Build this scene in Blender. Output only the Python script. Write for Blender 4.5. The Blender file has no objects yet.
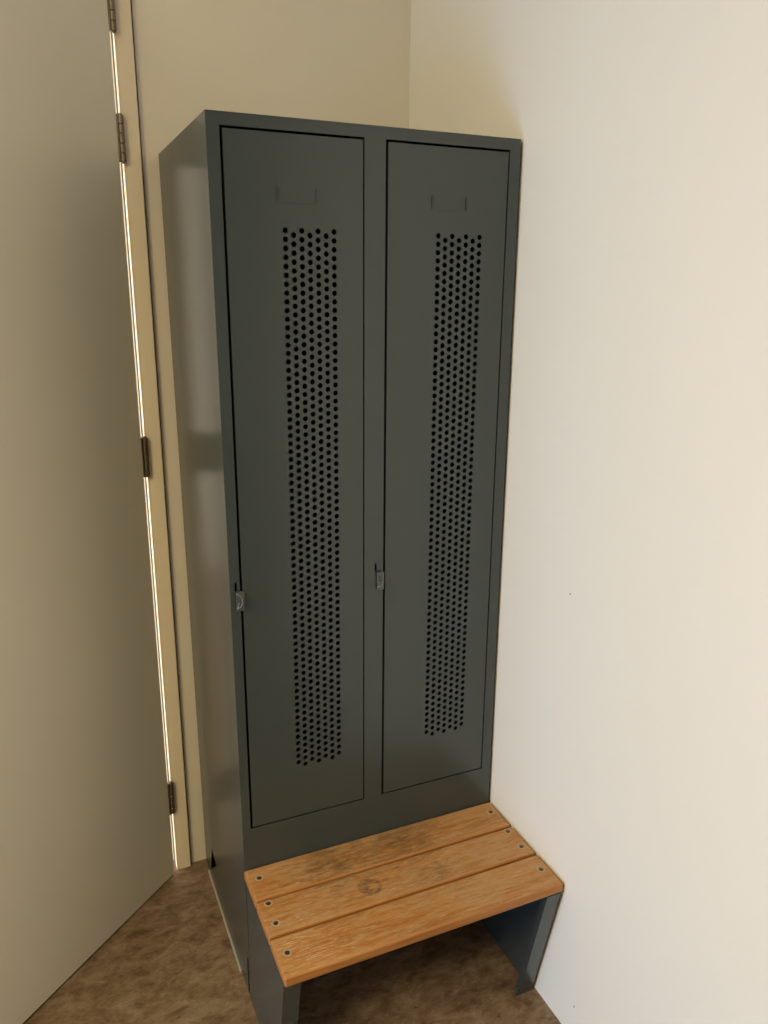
import bpy, bmesh, math, random
from mathutils import Vector, Matrix

C = bpy.context.scene
COL = C.collection
random.seed(4)

# ------------------------------------------------------------------ camera
F_PX = 792.7
CAM = (-0.3068, -1.4154, 1.5447)
YAW, PITCH, ROLL = 0.41527, 0.27428, 0.00726


def make_camera():
    cy, sy = math.cos(YAW), math.sin(YAW)
    cp, sp = math.cos(PITCH), math.sin(PITCH)
    fwd = Vector((sy * cp, cy * cp, -sp))
    right = Vector((cy, -sy, 0))
    up = right.cross(fwd)
    r = math.cos(ROLL) * right + math.sin(ROLL) * up
    u = -math.sin(ROLL) * right + math.cos(ROLL) * up
    cam = bpy.data.cameras.new('camera')
    cam.sensor_fit = 'HORIZONTAL'
    cam.sensor_width = 36
    cam.lens = 36 * F_PX / 768
    cam.clip_start = 0.02
    o = bpy.data.objects.new('camera', cam)
    m = Matrix((r, u, -fwd)).transposed().to_4x4()
    m.translation = CAM
    o.matrix_world = m
    COL.objects.link(o)
    C.camera = o


make_camera()

# ------------------------------------------------------------------ light
C.view_settings.view_transform = 'Standard'
C.view_settings.look = 'None'
C.view_settings.gamma = 1
C.view_settings.use_curve_mapping = False
C.view_settings.exposure = 0.0
w = bpy.data.worlds.new('world')
w.use_nodes = True
w.node_tree.nodes['Background'].inputs[0].default_value = (0.75, 0.85, 1, 1)
w.node_tree.nodes['Background'].inputs[1].default_value = 0.05
C.world = w


def area(name, loc, target, sx, sy, power, col):
    l = bpy.data.lights.new(name, 'AREA')
    l.shape = 'RECTANGLE'
    l.size, l.size_y = sx, sy
    l.energy = power
    l.color = col
    o = bpy.data.objects.new(name, l)
    o.location = loc
    o.rotation_euler = (Vector(target) - Vector(loc)).to_track_quat('-Z', 'Y').to_euler()
    COL.objects.link(o)
    return o


area('window_daylight', (-3.12, -0.9, 0.5), (0, -0.9, 0.5), 1.6, 0.9, 62, (0.27, 0.52, 1.0))
area('ceiling_lamp', (-2.2, -0.9, 2.76), (-2.2, -0.9, 0), 1.0, 0.6, 38, (0.96, 0.90, 0.60))
area('ceiling_lamp_far', (-1.9, -1.8, 2.76), (-1.9, -1.8, 0), 1.0, 0.6, 78, (0.98, 0.785, 0.43))
area('hall_window', (-3.1, 1.75, 0.75), (0, 1.9, 0.75), 1.6, 1.2, 195, (1.0, 0.97, 1.0))


# ------------------------------------------------------------------ materials
def mat(name):
    m = bpy.data.materials.new(name)
    m.use_nodes = True
    nt = m.node_tree
    return m, nt, nt.nodes['Principled BSDF']


def node(nt, t, **kw):
    n = nt.nodes.new(t)
    for k, v in kw.items():
        if k in n.inputs:
            n.inputs[k].default_value = v
        else:
            setattr(n, k, v)
    return n


def noise(nt, vec, scale, detail=4, rough=0.55, dist=0.0):
    n = node(nt, 'ShaderNodeTexNoise', Scale=scale, Detail=detail, Roughness=rough, Distortion=dist)
    nt.links.new(vec, n.inputs['Vector'])
    return n.outputs['Fac']


def ramp(nt, fac, stops):
    n = nt.nodes.new('ShaderNodeValToRGB')
    e = n.color_ramp.elements
    while len(e) < len(stops):
        e.new(0.5)
    for el, (p, c) in zip(e, stops):
        el.position = p
        el.color = (*c, 1) if not isinstance(c, (int, float)) else (c, c, c, 1)
    nt.links.new(fac, n.inputs[0])
    return n.outputs[0]


def mix(nt, fac, a, b):
    n = nt.nodes.new('ShaderNodeMix')
    n.data_type = 'RGBA'
    for sock, v in ((n.inputs[0], fac), (n.inputs[6], a), (n.inputs[7], b)):
        if isinstance(v, bpy.types.NodeSocket):
            nt.links.new(v, sock)
        elif isinstance(v, (int, float)):
            sock.default_value = v
        else:
            sock.default_value = (*v, 1)
    return n.outputs[2]


def math_(nt, op, a, b=0.0, c=None, clamp=False):
    n = nt.nodes.new('ShaderNodeMath')
    n.operation = op
    n.use_clamp = clamp
    for i, v in enumerate((a, b) if c is None else (a, b, c)):
        if isinstance(v, bpy.types.NodeSocket):
            nt.links.new(v, n.inputs[i])
        else:
            n.inputs[i].default_value = v
    return n.outputs[0]


def objco(nt, scale=(1, 1, 1), loc=(0, 0, 0)):
    t = nt.nodes.new('ShaderNodeTexCoord')
    mp = nt.nodes.new('ShaderNodeMapping')
    mp.inputs['Scale'].default_value = scale
    mp.inputs['Location'].default_value = loc
    nt.links.new(t.outputs['Object'], mp.inputs['Vector'])
    return mp.outputs[0]


def bump(nt, b, h, strength, dist):
    n = node(nt, 'ShaderNodeBump', Strength=strength, Distance=dist)
    nt.links.new(h, n.inputs['Height'])
    nt.links.new(n.outputs[0], b.inputs['Normal'])


def spot(nt, p, r0, r1):
    """1 inside radius r0 of object-space point p, 0 outside r1."""
    t = nt.nodes.new('ShaderNodeTexCoord')
    d = nt.nodes.new('ShaderNodeVectorMath')
    d.operation = 'DISTANCE'
    nt.links.new(t.outputs['Object'], d.inputs[0])
    d.inputs[1].default_value = p
    mr = nt.nodes.new('ShaderNodeMapRange')
    nt.links.new(d.outputs['Value'], mr.inputs[0])
    mr.inputs[1].default_value = r0
    mr.inputs[2].default_value = r1
    mr.inputs[3].default_value = 1
    mr.inputs[4].default_value = 0
    return mr.outputs[0]


def plaster(name, col, marks=()):
    m, nt, b = mat(name)
    v = objco(nt)
    n1 = noise(nt, v, 2.2, 5)
    c = mix(nt, n1, tuple(x * 0.985 for x in col), tuple(min(1, x * 1.015) for x in col))
    for p, r in marks:
        c = mix(nt, spot(nt, p, r * 0.5, r), c, (0.12, 0.1, 0.08))
    nt.links.new(c, b.inputs['Base Color'])
    b.inputs['Roughness'].default_value = 0.75
    b.inputs['Specular IOR Level'].default_value = 0.25
    bump(nt, b, noise(nt, v, 420, 3), 0.06, 0.0006)
    return m


WALL = plaster('wall_paint', (0.80, 0.757, 0.67),
               [((0.607, -0.243, 0.976), 0.0026), ((0.607, -0.360, 0.083), 0.0026)])
WALLB = plaster('wall_paint_warm_lit', (0.79, 0.725, 0.60))  # same paint as WALL; the differing light is put into the two tints
CEIL = plaster('ceiling_paint', (0.86, 0.84, 0.78))


def floor_mat():
    m, nt, b = mat('marbled_linoleum')
    v = objco(nt)
    vs = objco(nt, (1, 1.8, 1))
    big = noise(nt, v, 3.2, 5, 0.6, 0.4)
    med = noise(nt, vs, 17, 8, 0.74, 0.5)
    fine = noise(nt, objco(nt, (1, 2.2, 1), (2, 1, 0)), 75, 5, 0.72, 0.3)
    c = ramp(nt, med, [(0.35, (0.085, 0.046, 0.022)), (0.47, (0.185, 0.120, 0.070)),
                       (0.57, (0.265, 0.188, 0.120)), (0.69, (0.370, 0.285, 0.195))])
    c = mix(nt, math_(nt, 'MULTIPLY', big, 0.5), c, (0.150, 0.086, 0.043))
    pale = ramp(nt, fine, [(0.56, 0), (0.72, 0.5)])
    c = mix(nt, pale, c, (0.460, 0.370, 0.275))
    dark = ramp(nt, noise(nt, objco(nt, (1, 1.7, 1), (5, 3, 0)), 38, 5, 0.72, 0.6), [(0.30, 0.8), (0.40, 0)])
    c = mix(nt, dark, c, (0.07, 0.033, 0.015))
    nt.links.new(c, b.inputs['Base Color'])
    b.inputs['Roughness'].default_value = 0.42
    b.inputs['Specular IOR Level'].default_value = 0.4
    bump(nt, b, fine, 0.08, 0.0008)
    return m


FLOOR = floor_mat()


def paint(name, col, rough, spec=0.5, var=0.03):
    m, nt, b = mat(name)
    n = noise(nt, objco(nt), 3, 1)
    c = mix(nt, n, tuple(x * (1 - var) for x in col), tuple(x * (1 + var) for x in col))
    nt.links.new(c, b.inputs['Base Color'])
    b.inputs['Roughness'].default_value = rough
    b.inputs['Specular IOR Level'].default_value = spec
    return m


GREY = paint('grey_locker_enamel', (0.039, 0.050, 0.046), 0.27, 0.68)
DARK = paint('locker_inside', (0.03, 0.032, 0.03), 0.6)
RAIL = paint('bare_metal_edge', (0.36, 0.34, 0.28), 0.45)
DOORP = paint('door_laminate', (0.85, 0.79, 0.64), 0.5, 0.35, 0.02)
FRAME = paint('door_frame_lacquer', (0.82, 0.715, 0.53), 0.42, 0.4, 0.02)


GAP_STRIP = paint('grey_gap_strip', (0.20, 0.19, 0.17), 0.6)


def metal(name, col, rough, metallic=0.9):
    m, nt, b = mat(name)
    v = objco(nt)
    n = noise(nt, v, 160, 4)
    c = mix(nt, n, tuple(x * 0.7 for x in col), tuple(x * 1.25 for x in col))
    nt.links.new(c, b.inputs['Base Color'])
    b.inputs['Metallic'].default_value = metallic
    b.inputs['Roughness'].default_value = rough
    return m


BRONZE = metal('dull_hinge_steel', (0.23, 0.19, 0.14), 0.42)
LATCH = metal('latch_steel', (0.15, 0.155, 0.145), 0.42, 0.6)
SCREW = metal('screw_head_steel', (0.075, 0.07, 0.05), 0.42, 0.6)
WASHER = paint('worn_counterbore', (0.42, 0.34, 0.22), 0.6)


def wood():
    m, nt, b = mat('worn_varnished_wood')
    g1 = noise(nt, objco(nt, (1.0, 26, 26)), 5, 5, 0.6, 0.5)
    g2 = noise(nt, objco(nt, (4, 120, 60)), 3, 4, 0.6, 0.2)
    big = noise(nt, objco(nt, (1, 2.4, 1)), 7, 4, 0.6)
    c = ramp(nt, g1, [(0.28, (0.29, 0.105, 0.022)), (0.5, (0.42, 0.175, 0.045)), (0.72, (0.52, 0.245, 0.075))])
    c = mix(nt, math_(nt, 'MULTIPLY', g2, 0.32), c, (0.30, 0.12, 0.03))
    # bare greyed wood where the varnish is worn through on the top faces
    geo = nt.nodes.new('ShaderNodeNewGeometry')
    sep = nt.nodes.new('ShaderNodeSeparateXYZ')
    nt.links.new(geo.outputs['Normal'], sep.inputs[0])
    top = ramp(nt, sep.outputs['Z'], [(0.9, 0), (0.99, 1)])
    wear_n = noise(nt, objco(nt, (2.5, 14, 8), (3, 1, 0)), 9, 6, 0.7, 0.8)
    wear = math_(nt, 'ADD', math_(nt, 'MULTIPLY', wear_n, 0.75), math_(nt, 'MULTIPLY', big, 0.35))
    wear = math_(nt, 'MULTIPLY', ramp(nt, wear, [(0.47, 0), (0.64, 0.85)]), top)
    c = mix(nt, wear, c, (0.45, 0.275, 0.125))
    # short pale scratches along the grain
    sc = noise(nt, objco(nt, (7, 95, 40), (0.7, 0.2, 0)), 4, 4, 0.65, 0.6)
    sc = math_(nt, 'MULTIPLY', ramp(nt, math_(nt, 'ADD', sc, math_(nt, 'MULTIPLY', spot(nt, (0.04, -0.26, 0.35), 0.03, 0.14), 0.07)), [(0.60, 0), (0.69, 0.75)]), top)
    c = mix(nt, sc, c, (0.62, 0.42, 0.22))
    # dark damp stains
    st_n = noise(nt, objco(nt, (3, 9, 6), (1, 5, 0)), 9, 6, 0.75, 0.5)
    area_ = math_(nt, 'MAXIMUM', spot(nt, (0.17, -0.045, 0.35), 0.02, 0.15), spot(nt, (0.34, -0.025, 0.35), 0.02, 0.17))
    area_ = math_(nt, 'MAXIMUM', area_, math_(nt, 'MULTIPLY', spot(nt, (0.25, -0.05, 0.35), 0.02, 0.12), 0.8))
    area_ = math_(nt, 'MAXIMUM', area_, math_(nt, 'MULTIPLY', spot(nt, (0.37, -0.16, 0.35), 0.02, 0.14), 0.55))
    st = math_(nt, 'ADD', st_n, math_(nt, 'MULTIPLY', area_, 0.30))
    st = math_(nt, 'MULTIPLY', ramp(nt, st, [(0.60, 0), (0.88, 0.75)]), top)
    c = mix(nt, st, c, (0.10, 0.066, 0.03))
    # burnt ring-shaped mark on the middle slat
    ring = math_(nt, 'SUBTRACT', spot(nt, (0.226, -0.149, 0.35), 0.020, 0.028), spot(nt, (0.234, -0.150, 0.35), 0.006, 0.016), clamp=True)
    rn = ramp(nt, noise(nt, objco(nt, (1, 2.2, 1)), 70, 4, 0.7), [(0.40, 0.15), (0.60, 0.8)])
    c = mix(nt, math_(nt, 'MULTIPLY', math_(nt, 'MULTIPLY', ring, rn), top), c, (0.05, 0.028, 0.014))
    nt.links.new(c, b.inputs['Base Color'])
    nt.links.new(math_(nt, 'MULTIPLY_ADD', wear, 0.25, 0.38), b.inputs['Roughness'])
    b.inputs['Specular IOR Level'].default_value = 0.4
    bump(nt, b, math_(nt, 'ADD', g1, math_(nt, 'MULTIPLY', wear, -0.4)), 0.18, 0.0012)
    return m


WOOD = wood()


# ------------------------------------------------------------------ helpers
def obj(name, bm, m, parent=None, bevel=0.0, seg=2, smooth=False):
    bmesh.ops.recalc_face_normals(bm, faces=bm.faces)
    me = bpy.data.meshes.new(name)
    bm.to_mesh(me)
    bm.free()
    for x in (m if isinstance(m, (list, tuple)) else [m]):
        me.materials.append(x)
    if smooth:
        for p in me.polygons:
            p.use_smooth = True
    o = bpy.data.objects.new(name, me)
    COL.objects.link(o)
    if parent:
        o.parent = parent
    if bevel:
        b = o.modifiers.new('bevel', 'BEVEL')
        b.width = bevel
        b.segments = seg
        b.limit_method = 'ANGLE'
        b.angle_limit = math.radians(40)
        b.harden_normals = False
    return o


def struct(name, bm, m, parent=None, **kw):
    o = obj(name, bm, m, parent, **kw)
    o['kind'] = 'structure'
    return o


def thing(name, label, cat, loc=(0, 0, 0), group=None):
    o = bpy.data.objects.new(name, None)
    o.empty_display_size = 0.1
    o.location = loc
    COL.objects.link(o)
    o['label'] = label
    o['category'] = cat
    if group:
        o['group'] = group
    return o


def box(bm, lo, hi, mi=0):
    vs = [bm.verts.new((x, y, z)) for x in (lo[0], hi[0]) for y in (lo[1], hi[1]) for z in (lo[2], hi[2])]
    for q in ((0, 1, 3, 2), (4, 6, 7, 5), (0, 4, 5, 1), (2, 3, 7, 6), (0, 2, 6, 4), (1, 5, 7, 3)):
        f = bm.faces.new([vs[i] for i in q])
        f.material_index = mi
    return vs


def rect(x0, z0, x1, z1):
    return [(x0, z0), (x1, z0), (x1, z1), (x0, z1)]


def sheet(bm, outer, holes, to3, thick):
    """Flat sheet with openings: 2D loops -> 3D by to3, extruded along vector thick."""
    edges = []
    for lp in [outer] + list(holes):
        vs = [bm.verts.new(to3(*p)) for p in lp]
        for i in range(len(vs)):
            edges.append(bm.edges.new((vs[i], vs[(i + 1) % len(vs)])))
    r = bmesh.ops.triangle_fill(bm, use_beauty=True, use_dissolve=False, edges=edges)
    fs = [g for g in r['geom'] if isinstance(g, bmesh.types.BMFace)]
    e = bmesh.ops.extrude_face_region(bm, geom=fs, use_keep_orig=True)
    bmesh.ops.translate(bm, verts=[g for g in e['geom'] if isinstance(g, bmesh.types.BMVert)], vec=thick)


def tube(bm, pts, r, n=10, mi=0, cap=True):
    rings = []
    pts = [Vector(p) for p in pts]
    for i, p in enumerate(pts):
        d = (pts[min(i + 1, len(pts) - 1)] - pts[max(i - 1, 0)]).normalized()
        a = d.orthogonal().normalized() if i == 0 else (pa - d * pa.dot(d)).normalized()
        pa = a
        b = d.cross(a)
        rr = r[i] if isinstance(r, (list, tuple)) else r
        rings.append([bm.verts.new(p + rr * (math.cos(t) * a + math.sin(t) * b))
                      for t in [2 * math.pi * k / n for k in range(n)]])
    for q in range(len(rings) - 1):
        for k in range(n):
            f = bm.faces.new((rings[q][k], rings[q][(k + 1) % n], rings[q + 1][(k + 1) % n], rings[q + 1][k]))
            f.material_index = mi
    if cap:
        for rg in (rings[0], rings[-1]):
            f = bm.faces.new(rg)
            f.material_index = mi


# ------------------------------------------------------------------ room
YB = 0.5025            # face of the back wall
XL, XR, YF, ZC = -3.2, 3.4, -6.5, 2.8
YN = 2.9               # far wall of the hall behind the door

bm = bmesh.new()
box(bm, (XL - 0.1, YF - 0.1, -0.1), (XR + 0.1, YN + 0.1, 0))
struct('floor', bm, FLOOR)

bm = bmesh.new()
box(bm, (XL - 0.1, YF - 0.1, ZC), (XR + 0.1, YN + 0.1, ZC + 0.1))
struct('ceiling', bm, CEIL)

bm = bmesh.new()
box(bm, (0.6070, -1.6, 0), (0.75, YB + 0.1, ZC))
struct('wall_right', bm, WALL)

bm = bmesh.new()
sheet(bm, [(XL, 0), (-1.085, 0), (-1.085, 2.2), (-0.0398, 2.2), (-0.0398, ZC), (XL, ZC)], [],
      lambda a, c: (a, YB, c), (0, 0.12, 0))
# beside the door the wall runs a little out of square with the locker
sheet(bm, rect(-0.0398, 0, 0.74, ZC), [], lambda a, c: (a, YB + (a + 0.0398) * 0.0295, c), (0, 0.12, 0))
struct('wall_back', bm, WALLB)

bm = bmesh.new()
sheet(bm, [(YF, 0), (YN, 0), (YN, ZC), (YF, ZC)], [rect(-1.76, 0.02, -0.04, 0.98)],
      lambda a, c: (XL, a, c), (-0.1, 0, 0))
struct('wall_left', bm, WALL)
bm = bmesh.new()
sheet(bm, rect(-1.76, 0.02, -0.04, 0.98), [rect(-1.70, 0.08, -0.93, 0.92), rect(-0.87, 0.08, -0.10, 0.92)],
      lambda a, c: (XL - 0.02, a, c), (-0.06, 0, 0))
struct('window_1', bm, FRAME)
bm = bmesh.new()
box(bm, (XL, YF - 0.1, 0), (XR, YF, ZC))
struct('wall_front', bm, WALL)
bm = bmesh.new()
box(bm, (XL, YN, 0), (0.75, YN + 0.1, ZC))
struct('wall_hall_far', bm, CEIL)
bm = bmesh.new()
box(bm, (0.62, YB + 0.12, 0), (0.75, YN, ZC))
struct('wall_hall_right', bm, CEIL)
bm = bmesh.new()
box(bm, (0.75, -1.6, 0), (XR, -1.45, ZC))
struct('wall_side', bm, WALL)
bm = bmesh.new()
box(bm, (XR, YF, 0), (XR + 0.1, -1.45, ZC))
struct('wall_far_right', bm, WALL)

# door frame: posts with a rebate for the leaf and a stop, head above
bm = bmesh.new()
FY = 0.488
prof = [(-0.082, FY), (-0.044, FY), (-0.044, 0.635), (-0.096, 0.635), (-0.096, 0.545), (-0.0895, 0.545), (-0.0895, 0.531), (-0.082, 0.531)]
sheet(bm, prof, [], lambda a, c: (a, c, 0.0), (0, 0, 2.195))
sheet(bm, [(-1.123 - a, c) for a, c in prof], [], lambda a, c: (a, c, 0.0), (0, 0, 2.195))
box(bm, (-1.041, FY, 2.152), (-0.082, 0.635, 2.195))
struct('trim_1', bm, FRAME, bevel=0.0025, seg=3)

bm = bmesh.new()       # added grey strip in the rebate, standing in for the shaded stop face
box(bm, (-0.0852, 0.510, 0.002), (-0.0818, 0.5165, 2.15))
struct('trim_2', bm, GAP_STRIP)

# ------------------------------------------------------------------ room door, ajar
PIV = (-0.0832, 0.4795)
ANG = math.radians(221.7)
door = bpy.data.objects.new('door_1', None)
door['kind'] = 'structure'
door['label'] = 'beige flush room door standing ajar at the left on steel hinges'
door.location = (PIV[0], PIV[1], 0)
door.rotation_euler = (0, 0, ANG)
COL.objects.link(door)
bm = bmesh.new()
box(bm, (0.0112, -0.04, 0.006), (0.945, 0, 2.148))
obj('door_leaf', bm, DOORP, door, bevel=0.0015)


def hinge_leaf_bm():
    b_ = bmesh.new()
    box(b_, (0.0015, -0.030, 0), (0.0112, 0.0006, 0.093))           # strap on the door edge
    box(b_, (0.0045, -0.0015, 0), (0.0115, 0.0018, 0.093))
    return b_


def knuckle_bm():
    b_ = bmesh.new()
    for k in range(5):
        z0, z1 = k * 0.0186 + 0.0006, (k + 1) * 0.0186 - 0.0006
        tube(b_, [(0, 0, z0), (0, 0, z0 + 0.0008), (0, 0, z1 - 0.0008), (0, 0, z1)], [0.0060, 0.0068, 0.0068, 0.0060], 16)
    tube(b_, [(0, 0, -0.0025), (0, 0, -0.001), (0, 0, 0.094), (0, 0, 0.0955)], [0.003, 0.0045, 0.0045, 0.003], 12)
    return b_


h0 = obj('hinge', hinge_leaf_bm(), BRONZE, door, bevel=0.0005)
h0['label'] = 'dull steel hinge'
k0 = obj('knuckle', knuckle_bm(), BRONZE, h0)
for i, z in enumerate((0.191, 1.115, 1.800, 2.047)):
    if i == 0:
        h, k = h0, k0
    else:
        h = h0.copy()
        COL.objects.link(h)
        h.parent = door
        k = k0.copy()
        COL.objects.link(k)
        k.parent = h
    h.location = (0, 0, z)

# ------------------------------------------------------------------ locker
W, H, D = 0.5995, 1.8235, 0.497
A1, A2, B1, B2 = 0.0158, 0.2745, 0.3160, 0.5765
DT, DB = 1.8028, 0.4480
locker = thing('locker', 'tall dark grey two-door metal locker with perforated doors in the room corner', 'locker')

SX0 = 0.2965
SLOT = [(0.0056, 0.984, 0.0100, 1.0018), (0.2975, 0.984, 0.3019, 1.0018)]
bm = bmesh.new()
sheet(bm, rect(0.0012, 0, W - 0.0012, H - 0.0012),
      [rect(A1, DB, A2, DT), rect(B1, DB, B2, DT), rect(*SLOT[0]), rect(*SLOT[1])],
      lambda a, c: (a, 0, c), (0, 0.0015, 0))
# returns folded inward round the door openings
for x in (A1 - 0.0012, A2, B1 - 0.0012, B2):
    box(bm, (x, 0.0015, DB), (x + 0.0012, 0.028, DT))
frame_o = obj('face_frame', bm, GREY, locker)



def lean(o):
    """The left edge of the tall cabinet has sprung out a few millimetres towards the top."""
    for q in o.data.vertices:
        if q.co.x < 0.003:
            q.co.x -= 0.0065 * max(0.0, q.co.z - 0.35) / 1.47


# left side: bent sheet with slot at the front foot and a cut-out at the back
bm = bmesh.new()
sheet(bm, [(0, 0), (0.0110, 0), (0.0110, 0.102), (0.0235, 0.102), (0.0235, 0), (D, 0), (D, H - 0.001), (0, H - 0.001)],
      [[(0.398, 0.114), (0.430, 0.022), (0.344, 0.097)],
       [(0.050 + 0.0016 * math.cos(t), 0.984 + 0.0016 * math.sin(t)) for t in [k * math.pi / 4 for k in range(8)]]],
      lambda a, c: (0, a, c), (0.0012, 0, 0))
lean(obj('side_panel', bm, GREY, locker))
lean(frame_o)
bm = bmesh.new()
box(bm, (W - 0.0012, 0, 0), (W, D, H - 0.001))
obj('side_panel', bm, GREY, locker)
bm = bmesh.new()
box(bm, (0, -0.0006, H - 0.0012), (W, D, H))
lean(obj('top_panel', bm, GREY, locker))
bm = bmesh.new()
box(bm, (0.0013, D - 0.0012, 0), (W - 0.0013, D, H - 0.0013))
obj('back_panel', bm, DARK, locker)
bm = bmesh.new()
box(bm, (0.0013, 0.03, DB - 0.03), (W - 0.0013, D - 0.0013, DB - 0.0288))
obj('bottom_panel', bm, DARK, locker)
bm = bmesh.new()
box(bm, (0.2947, 0.03, DB - 0.028), (0.2959, D - 0.0013, H - 0.0014))
obj('partition', bm, DARK, locker)
bm = bmesh.new()
box(bm, (-0.0050, 0.084, 0), (-0.0002, 0.450, 0.0060))
o = obj('base_rail', bm, RAIL, locker, bevel=0.001)
o['label'] = 'pale bare metal strip along the foot of the locker side'


def locker_door(x0, x1, hx0, hx1):
    """Pan door with a band of staggered round holes; hx0, hx1 are the first and last hole columns."""
    z0, z1 = DB + 0.0030, DT - 0.0042
    xa, xb = x0 + 0.0052, x1 - 0.0028
    b_ = bmesh.new()
    NR, NCOL = 71, 7
    ztop, zbot = 1.6425, 0.5805
    pz = (ztop - zbot) / (NR - 1)
    px = (hx1 - hx0) / (NCOL - 1)
    r = 0.0050
    yf, yb = 0.0004, 0.0018
    bx0, bx1 = hx0 - px / 2, hx1 + px / 2
    bz1, bz0 = ztop + pz / 2, zbot - pz

    def quad(xs0, zs0, xs1, zs1):
        b_.faces.new([b_.verts.new((x, yf, z)) for x, z in rect(xs0, zs0, xs1, zs1)])

    quad(xa, z0, bx0, z1)
    quad(bx1, z0, xb, z1)
    quad(bx0, bz1, bx1, z1)
    quad(bx0, z0, bx1, bz0)
    NS = 16
    for c in range(NCOL):
        cx = hx0 + c * px
        off = 0 if c % 2 == 0 else -pz / 2
        l, rr = cx - px / 2, cx + px / 2
        t = bz1 + off
        if off:
            quad(l, t, rr, bz1)
        else:
            quad(l, bz0, rr, bz0 + pz / 2)
        for k in range(NR):
            cz = ztop + off - k * pz
            out, inn, bk = [], [], []
            for s in range(NS):
                a = 2 * math.pi * (s + 0.5) / NS
                ca, sa = math.cos(a), math.sin(a)
                out.append((ca, sa))
                inn.append(b_.verts.new((cx + r * ca, yf, cz + r * sa)))
                bk.append(b_.verts.new((cx + r * ca, yb, cz + r * sa)))
            corners = {}
            ov = []
            for s in range(NS):
                ca, sa = out[s]
                m_ = max(abs(ca), abs(sa))
                ov.append(b_.verts.new((cx + ca / m_ * px / 2, yf, cz + sa / m_ * pz / 2)))
            for s in range(NS):
                s2 = (s + 1) % NS
                mid = 2 * math.pi * (s + 1) / NS
                if (s + 1) % (NS // 4) == NS // 8:      # this step passes a corner of the cell
                    cv = b_.verts.new((cx + math.copysign(px / 2, math.cos(mid)), yf, cz + math.copysign(pz / 2, math.sin(mid))))
                    b_.faces.new((inn[s], ov[s], cv, ov[s2], inn[s2]))
                else:
                    b_.faces.new((inn[s], ov[s], ov[s2], inn[s2]))
                b_.faces.new((inn[s2], bk[s2], bk[s], inn[s]))
    # folded edges of the pan
    th = 0.0012
    for lo, hi in (((xa, yf, z0), (xa + th, 0.019, z1)), ((xb - th, yf, z0), (xb, 0.019, z1)),
                   ((xa, yf, z1 - th), (xb, 0.019, z1)), ((xa, yf, z0), (xb, 0.019, z0 + th))):
        box(b_, (lo[0], lo[1] + 0.0001, lo[2]), hi)
    d = obj('door', b_, GREY, locker)
    return d


def fix_normals_out(o):
    """Front faces of the sheet look into the room."""
    me = o.data
    bm_ = bmesh.new()
    bm_.from_mesh(me)
    for f in bm_.faces:
        if abs(f.normal.y) > 0.99 and abs(f.calc_center_median().y - 0.0004) < 1e-5 and f.normal.y > 0:
            f.normal_flip()
    bm_.to_mesh(me)
    bm_.free()


def card_holder(xc, parent):
    """Two thin upright lips and a low lip pressed out of the door."""
    b_ = bmesh.new()
    hw = 0.0365
    for s in (-1, 1):
        x = xc + s * hw
        box(b_, (x - 0.0012, -0.0022, 1.6900), (x + 0.0012, 0.0003, 1.7140))
    box(b_, (xc - hw + 0.012, -0.0004, 1.6862), (xc + hw - 0.010, 0.0003, 1.6874))
    obj('card_holder', b_, GREY, parent, bevel=0.0005)


def latch(xs, parent):
    """Turn latch for a padlock: a cranked plate over the door gap with a looped eye in front of it."""
    b_ = bmesh.new()
    sheet(b_, [(xs + 0.0015, 0.9455), (xs + 0.0165, 0.9440), (xs + 0.0175, 0.9820), (xs + 0.0115, 0.9850), (xs + 0.0015, 0.9820)],
          [], lambda a, c: (a, -0.0052, c), (0, 0.0025, 0))
    box(b_, (xs + 0.0112, -0.003, 0.949), (xs + 0.0172, 0.002, 0.979))
    pts = []
    for k in range(15):
        t = math.pi * (-0.5 + k / 14)
        pts.append((xs + 0.0035 + 0.0085 * math.cos(t), -0.0085 - 0.004 * math.cos(t), 0.9665 + 0.0140 * math.sin(t)))
    pts = [(xs + 0.0030, -0.004, 0.9520)] + pts + [(xs + 0.0030, -0.004, 0.9820)]
    tube(b_, pts, 0.0021, 8)
    tube(b_, [(xs + 0.0075, -0.0075, 0.9630), (xs + 0.0020, -0.0078, 0.9500)], [0.0026, 0.0020], 8)
    o_ = obj('latch', b_, LATCH, parent, bevel=0.0004)
    o_['label'] = 'steel turn latch with a padlock eye'


DX = (0.1245, 0.2155), (0.4262, 0.5162)
for (x0, x1), (q0, q1), xs in (((A1, A2), DX[0], 0.0043), ((B1, B2), DX[1], 0.2982)):
    d = locker_door(x0, x1, q0, q1)
    fix_normals_out(d)
    card_holder((q0 + q1) / 2 - 0.0235, d)
    latch(xs + 0.0012, d)

# ------------------------------------------------------------------ bench
ZB, TH = 0.3504, 0.0215
bench = thing('bench', 'low bench of three worn orange-brown wooden slats on grey metal legs before the locker', 'bench')
PE0, PE1 = -0.0033, 0.6020
EDG = [(-0.0008, -0.0955), (-0.1013, -0.1975), (-0.2033, -0.3012)]


def screw_bm():
    b_ = bmesh.new()
    n = 20
    prof = [(0.0088, 0.0002, 0), (0.0083, 0.0006, 0), (0.0066, 0.0005, 0), (0.0063, -0.0010, 1), (0.0045, 0.0001, 1), (0.0022, 0.0003, 1)]
    rings = [[b_.verts.new((r * math.cos(2 * math.pi * k / n), r * math.sin(2 * math.pi * k / n), z)) for k in range(n)] for r, z, _ in prof]
    for i in range(len(prof) - 1):
        for k in range(n):
            f = b_.faces.new((rings[i][k], rings[i][(k + 1) % n], rings[i + 1][(k + 1) % n], rings[i + 1][k]))
            f.material_index = prof[i + 1][2]
    f = b_.faces.new(rings[-1])
    f.material_index = 1
    return b_


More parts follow.
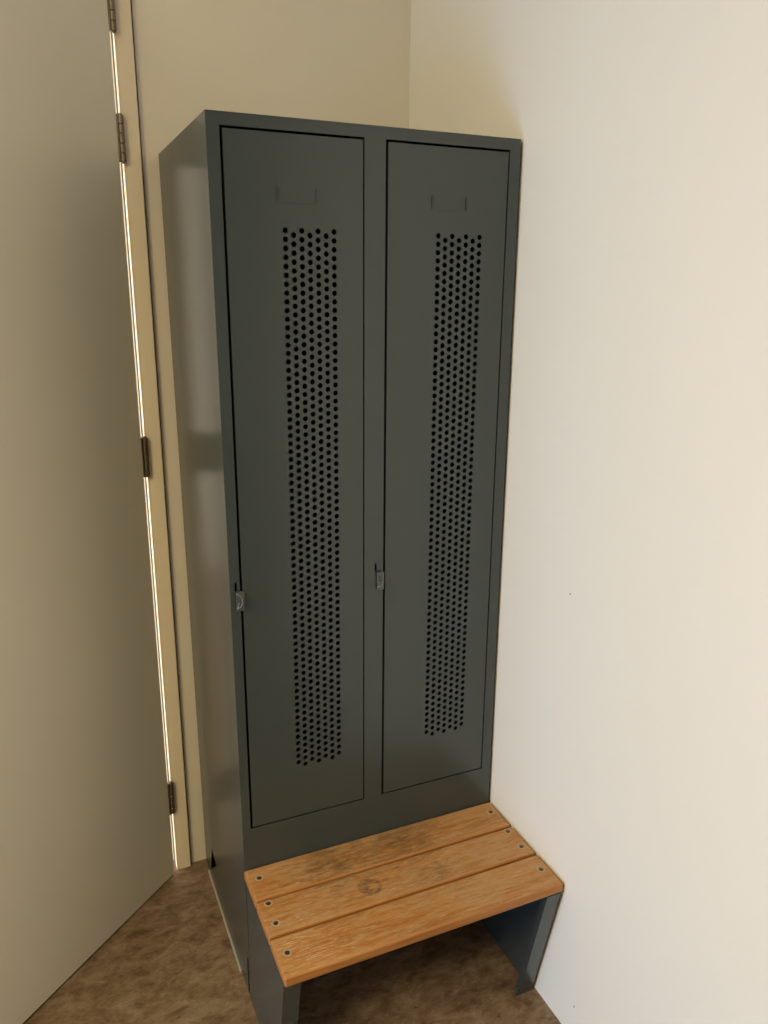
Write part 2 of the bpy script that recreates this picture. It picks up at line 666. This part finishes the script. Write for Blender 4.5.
scr0 = None
SCR = [((0.0215, -0.0350), (0.5835, -0.0375)), ((0.0192, -0.1120), (0.0188, -0.1680), (0.5830, -0.1135), (0.5835, -0.1690)),
       ((0.0180, -0.2455), (0.5820, -0.2470))]
for (y1, y0), scs in zip(EDG, SCR):
    bm = bmesh.new()
    box(bm, (PE0, y0, ZB - TH), (PE1, y1, ZB))
    sl = obj('slat', bm, WOOD, bench, bevel=0.0042, seg=4)
    for sx_, sy_ in scs:
        if scr0 is None:
            s_ = scr0 = obj('screw', screw_bm(), [WASHER, SCREW], sl, smooth=True)
            s_['label'] = 'steel screw head in a worn pale ring'
        else:
            s_ = scr0.copy()
            COL.objects.link(s_)
            s_.parent = sl
        s_.location = (sx_, sy_, ZB)

LT = ZB - TH - 0.0002
EDGES = [(-0.2835, -0.2080), (-0.3010, -0.2250)]       # front edge of the leg: further out under the seat than at the floor


def loft(bm, lower, upper):
    """Closed wall between two matching outlines, capped at both ends."""
    a_ = [bm.verts.new(p) for p in lower]
    b_ = [bm.verts.new(p) for p in upper]
    n = len(a_)
    for i in range(n):
        bm.faces.new((a_[i], a_[(i + 1) % n], b_[(i + 1) % n], b_[i]))
    bmesh.ops.triangle_fill(bm, use_beauty=True, edges=[bm.edges.get((a_[i], a_[(i + 1) % n])) for i in range(n)])
    bmesh.ops.triangle_fill(bm, use_beauty=True, edges=[bm.edges.get((b_[i], b_[(i + 1) % n])) for i in range(n)])


for side in (0, 1):
    FT, FB = EDGES[side]
    bm = bmesh.new()
    x = 0.0 if side == 0 else 0.5960
    s = 1 if side == 0 else -1
    wd = 0.0335

    def path(lf, z):       # one bent sheet: outer web, front flange, back lip
        return [(x, -0.0002, z), (x, lf, z), (x + s * wd, lf, z), (x + s * wd, lf + 0.016, z),
                (x + s * (wd - 0.0015), lf + 0.016, z), (x + s * (wd - 0.0015), lf + 0.0015, z),
                (x + s * 0.0015, lf + 0.0015, z), (x + s * 0.0015, -0.0002, z)]

    loft(bm, path(FB, 0.0), path(FT, LT))
    xa, xb = sorted((x + s * 0.0016, x + s * 0.036))
    box(bm, (xa, FT + 0.0180, LT - 0.0015), (xb, -0.002, LT))       # top flange under the slats
    lg = obj('leg', bm, GREY, bench)
    bm = bmesh.new()
    xa, xb = sorted((x + s * 0.002, x + s * 0.0410))
    box(bm, (xa, FB - 0.0010, 0.0), (xb, FB + 0.005, 0.020))
    obj('foot', bm, GREY, lg, bevel=0.001)
